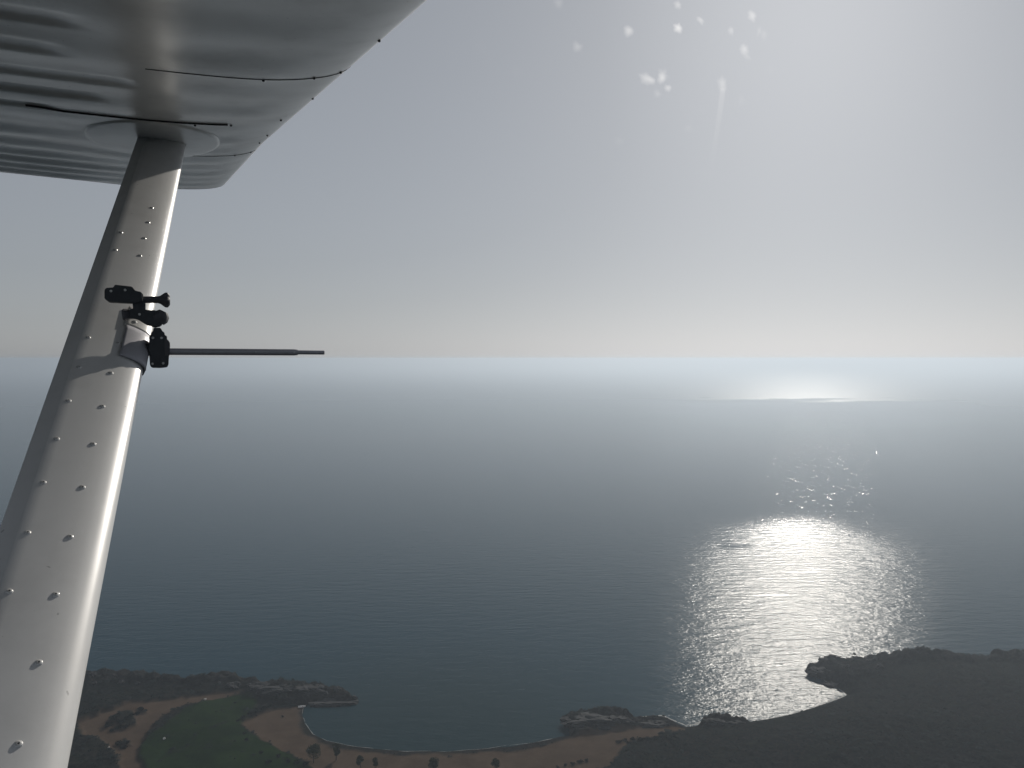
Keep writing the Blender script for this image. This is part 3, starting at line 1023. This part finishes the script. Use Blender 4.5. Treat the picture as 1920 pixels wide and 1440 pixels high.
# clamp box on the strut, upper joint with its long thumb screw
box = ext('clamp_box', [(197, 545), (200, 541), (214, 540), (216, 535), (248, 538.5), (254, 546), (266, 549), (268, 566), (248, 569), (205, 567), (197, 561)], .034, -.012, M_BLACK, mount)
ext('hinge', [(247, 547), (258, 549), (261, 546.5), (268, 551), (270, 562), (273, 569), (273, 586), (262, 590), (250, 588), (249, 570)], .022, -.004, M_BLACK, mount)
lathe('thumb_screw', MP(262, 562), MP(301, 562), [(0, .0068), (1, .0072)], M_KNOB, mount, 16)
lathe('screw_knob', MP(296, 562), MP(319, 562.6), [(0, .0066), (.2, .0078), (.52, .0130), (.62, .0142), (.80, .0142), (.93, .0112), (1, .0085)], M_KNOB, mount, 40, 5, .13)
# tilted arm with a knob at each end
ext('hinge_arm', [(243, 580), (262, 578), (276, 581.5), (292, 582), (306, 590), (308, 600), (302, 612), (290, 614.5), (274, 609), (260, 600), (252, 597.5), (243, 598)], .02, -.004, M_BLACK, mount, .0015)
lathe('arm_knob', MP(248, 589), MP(229, 590.5), [(0, .0075), (.3, .0098), (.8, .0118), (1, .0090)], M_KNOB, mount, 30, 5, .08)
lathe('arm_knob', MP(296, 604, -.004), MP(307, 584, -.004), [(0, .0122), (.3, .0160), (.7, .0150), (1, .0085)], M_KNOB, mount, 30, 5, .06)
# swivel body holding the rod
body = ext('swivel_body', [(288, 615), (301, 615), (303.5, 619), (305, 622), (308.5, 623.5), (309, 629), (313, 630), (313.5, 640), (316, 645), (317, 664), (316, 684), (313.5, 688.5), (301, 690), (285, 689.5), (281.5, 685), (280, 664), (280, 630), (283, 629), (284, 623), (287, 622)], .034, 0, M_BLACK, mount, .0010)
ext('swivel_cap', [(309, 630), (313.5, 637), (318, 640), (319, 647), (317.5, 668), (308, 668), (307, 640)], .024, -.006, M_KNOB, mount, .0015)
lathe('pivot', MP(262, 657, .006), MP(284, 655, .002), [(0, .008), (.5, .0105), (.55, .013), (1, .013)], M_BLACK, mount, 18)
def rod_pt(px):
    return MP(px, 659.2 + (px - 318) * .0062)
lathe('rod', rod_pt(312), rod_pt(558), [(0, .0070), (.97, .0070), (.985, .0066), (1, .006)], M_ROD, mount, 20)
lathe('rod_tip', rod_pt(555), rod_pt(608), [(0, .0046), (.98, .0046), (1, .0042)], M_ROD, mount, 16)
for px in (479, 551):
    q = rod_pt(px) - wv * .0068
    lathe('rod_rivet', q, q - wv * .0016, [(0, .0017), (.6, .0015), (1, .0006)], M_SCREW, mount, 10)

for px, py in ((287, 634), (303, 634), (286, 682), (306, 681), (210, 548), (236, 546), (256, 556), (262, 590)):
    q = MP(px, py) - wv * (.0172 if px > 275 else .031 if py < 552 else .016)
    lathe('mount_screw', q + wv * .001, q - wv * .0012, [(0, .0026), (.7, .0026), (1, .0018)], M_SCREW, mount, 10)

# metal strap round the strut nose carrying the mount, and the bracket below it
def strap(name, s0, s1, k_top, k_bot, off, mat):
    V, Fc = [], []
    ks = [k_top, .3, .22, .15, .09, .04, .012, 0.0]
    prof = [(k, prof_t(k)) for k in ks] + [(k, -prof_t(k)) for k in ks[::-1][1:-1]] + [(k_bot, -prof_t(k_bot))]
    ns_ = 8
    for i in range(ns_ + 1):
        s = s0 + (s1 - s0) * i / ns_
        for k, t in prof:
            nx = off * (1 - min(1, k / .15))
            sg = 1 if t >= 0 else -1
            V.append(L2W(strut_pt(s, k, t + sg * off) + Vector((nx, 0, 0))))
    m2 = len(prof)
    for i in range(ns_):
        Fc += [(i * m2 + j, i * m2 + j + 1, (i + 1) * m2 + j + 1, (i + 1) * m2 + j) for j in range(m2 - 1)]
    o = link(name, mesh(name, V, Fc), mat, None, True)
    md = o.modifiers.new('thick', 'SOLIDIFY'); md.thickness = .003; md.offset = 0
    o.parent = mount
    o.matrix_parent_inverse = Matrix.Translation(-mount.location)
    return o
st = strap('mount_strap', 1.255, 1.335, .36, .3, .0032, M_PLATE)
strap('mount_bracket', 1.335, 1.45, .33, .3, .0036, M_ROD)
for s in (1.276, 1.313):
    o = link('strap_screw', SCR, None)
    o.parent = mount
    o.location = L2W(strut_pt(s, .24, prof_t(.24) + .0048)) - mount.location
    wn_ = fv * sm_.x + uv * sm_.y + nv * sm_.z
    o.rotation_euler = wn_.to_track_quat('Z', 'Y').to_euler()

# ------------------------------------------------------------------ side window of the cabin: clear pane with dust and a scratch
def pane_mat():
    m, nt, p = mat_new('clear_acrylic')
    nt.nodes.remove(p)
    t = N(nt, 'BsdfTransparent')
    nt.links.new(t.outputs[0], nt.nodes['Material Output'].inputs['Surface'])
    return m
def dust_mat(name, dens):
    m, nt, p = mat_new(name)
    nt.nodes.remove(p)
    t = N(nt, 'BsdfTransparent')
    g = N(nt, 'BsdfRefraction')
    g.inputs['Roughness'].default_value = 0.62
    g.inputs['IOR'].default_value = 1.25
    mx = N(nt, 'MixShader')
    mx.inputs[0].default_value = dens
    nt.links.new(t.outputs[0], mx.inputs[1]); nt.links.new(g.outputs[0], mx.inputs[2])
    nt.links.new(mx.outputs[0], nt.nodes['Material Output'].inputs['Surface'])
    return m
M_DUST, M_FAINT = dust_mat('window_dust', .0013), dust_mat('window_smear', .0006)
PW = 0.42                                            # pane distance from the eye, outboard
V, Fc = [], []
nx_, nz_ = 14, 10
for j in range(nz_ + 1):
    for i in range(nx_ + 1):
        x = -.50 + 1.05 * i / nx_
        z = -.42 + .80 * j / nz_
        V.append((x, PW - .09 * (z / .42) ** 2 * (.6 if z > 0 else 1), z))
for j in range(nz_):
    for i in range(nx_):
        k = j * (nx_ + 1) + i
        Fc.append((k, k + 1, k + nx_ + 2, k + nx_ + 1))
pane = link('cabin_window', mesh('cabin_window', V, Fc), pane_mat(), plane, True)
def on_pane(px, py):
    d = ray(px, py)
    dl = Vector((d.dot(fv), d.dot(uv), d.dot(nv)))
    t = .4
    for _ in range(20):
        z = dl.z * t
        t = (PW - .09 * (z / .42) ** 2 * (.6 if z > 0 else 1) - .001) / dl.y
    return dl * t
def fleck(px, py, w, h, rot, mat, seed):
    rng = random.Random(seed)
    c = on_pane(px, py)
    k = c.length / F_PX
    n = 14
    V, fs = [], []
    jit = [1 + rng.uniform(-.22, .22) for _ in range(n)]
    for lay, grow in enumerate((2.2, 1.7, 1.2, .7)):              # thin towards its rim
        for i in range(n):
            a = 6.2832 * i / n
            q = jit[i] * grow
            x, z = math.cos(a) * w * .5 * q * k, math.sin(a) * h * .5 * q * k
            V.append(c + Vector((x * math.cos(rot) - z * math.sin(rot), -.00015 * lay, x * math.sin(rot) + z * math.cos(rot))))
        fs.append(tuple(range(lay * n, lay * n + n))[::-1])
    return link('dust_fleck', mesh('dust_fleck', V, fs), mat, pane)
for i, (px, py, w, h, rot) in enumerate(((1178, 58, 9, 9, 0), (1047, 6, 9, 8, 0), (1082, 88, 9, 9, 0), (1210, 147, 13, 9, -.4), (1222, 151, 9, 7, -.4), (1240, 148, 8, 8, 0), (1252, 165, 7, 6, 0),
        (1395, 93, 10, 9, 0), (1354, 158, 9, 13, .2), (1271, 53, 9, 8, 0), (1410, 30, 9, 8, 0), (1515, 78, 11, 8, 0), (1567, 229, 8, 11, 0), (1593, 228, 9, 8, 0), (1556, 298, 8, 7, 0),
        (1397, 312, 7, 22, 0), (1068, 404, 9, 24, -.5), (1101, 407, 15, 9, 0), (1903, 176, 9, 11, -.5), (880, 222, 10, 8, 0), (905, 90, 9, 26, .6), (1318, 330, 6, 9, 0), (1314, 345, 6, 6, 0), (937, 492, 11, 7, -.3), (17, 828, 4, 11, .3))):
    fleck(px, py, w, h, rot, M_DUST if i < 15 else M_FAINT, i)
frng = random.Random(31)
for i in range(18):
    px, py = frng.gauss(1330, 210), abs(frng.gauss(60, 150))
    if px < 1900:
        fleck(px, py, frng.uniform(4, 11), frng.uniform(4, 9), frng.uniform(-.6, .6), M_FAINT, 100 + i)
V, Fc = [], []
for i in range(25):
    t = i / 24
    px, py = 1356 - 42 * t - 14 * t * t, 165 + 320 * t
    c0 = on_pane(px - 5.0 * (1 - .4 * t), py); c1 = on_pane(px + 5.0 * (1 - .4 * t), py)
    V += [c0, c1]
    if i:
        Fc.append((2 * i - 2, 2 * i - 1, 2 * i + 1, 2 * i))
link('scratch', mesh('scratch', V, Fc), dust_mat('window_scratch', .004), pane)

# ------------------------------------------------------------------ haze over the sea
bm = bmesh.new()
bmesh.ops.create_cube(bm, size=1.0, matrix=Matrix.Translation((0, 0, (H + 3 - 6.5) / 2)) @ Matrix.Diagonal((2 * FAR + 2000, 2 * FAR + 2000, H + 3 + 6.5, 1)))
hm, hnt, hp = mat_new('haze')
hnt.nodes.remove(hp)
pv = N(hnt, 'VolumePrincipled')
pv.inputs['Color'].default_value = (0.575, 0.65, 0.735, 1)
pv.inputs['Density'].default_value = HAZE_DENSITY
pv.inputs['Anisotropy'].default_value = 0.5
hnt.links.new(pv.outputs[0], hnt.nodes['Material Output'].inputs['Volume'])
haze = link('haze', bm_mesh('haze', bm), hm)
haze['kind'] = 'stuff'
tag(haze, 'pale haze hanging over the sea', 'haze')
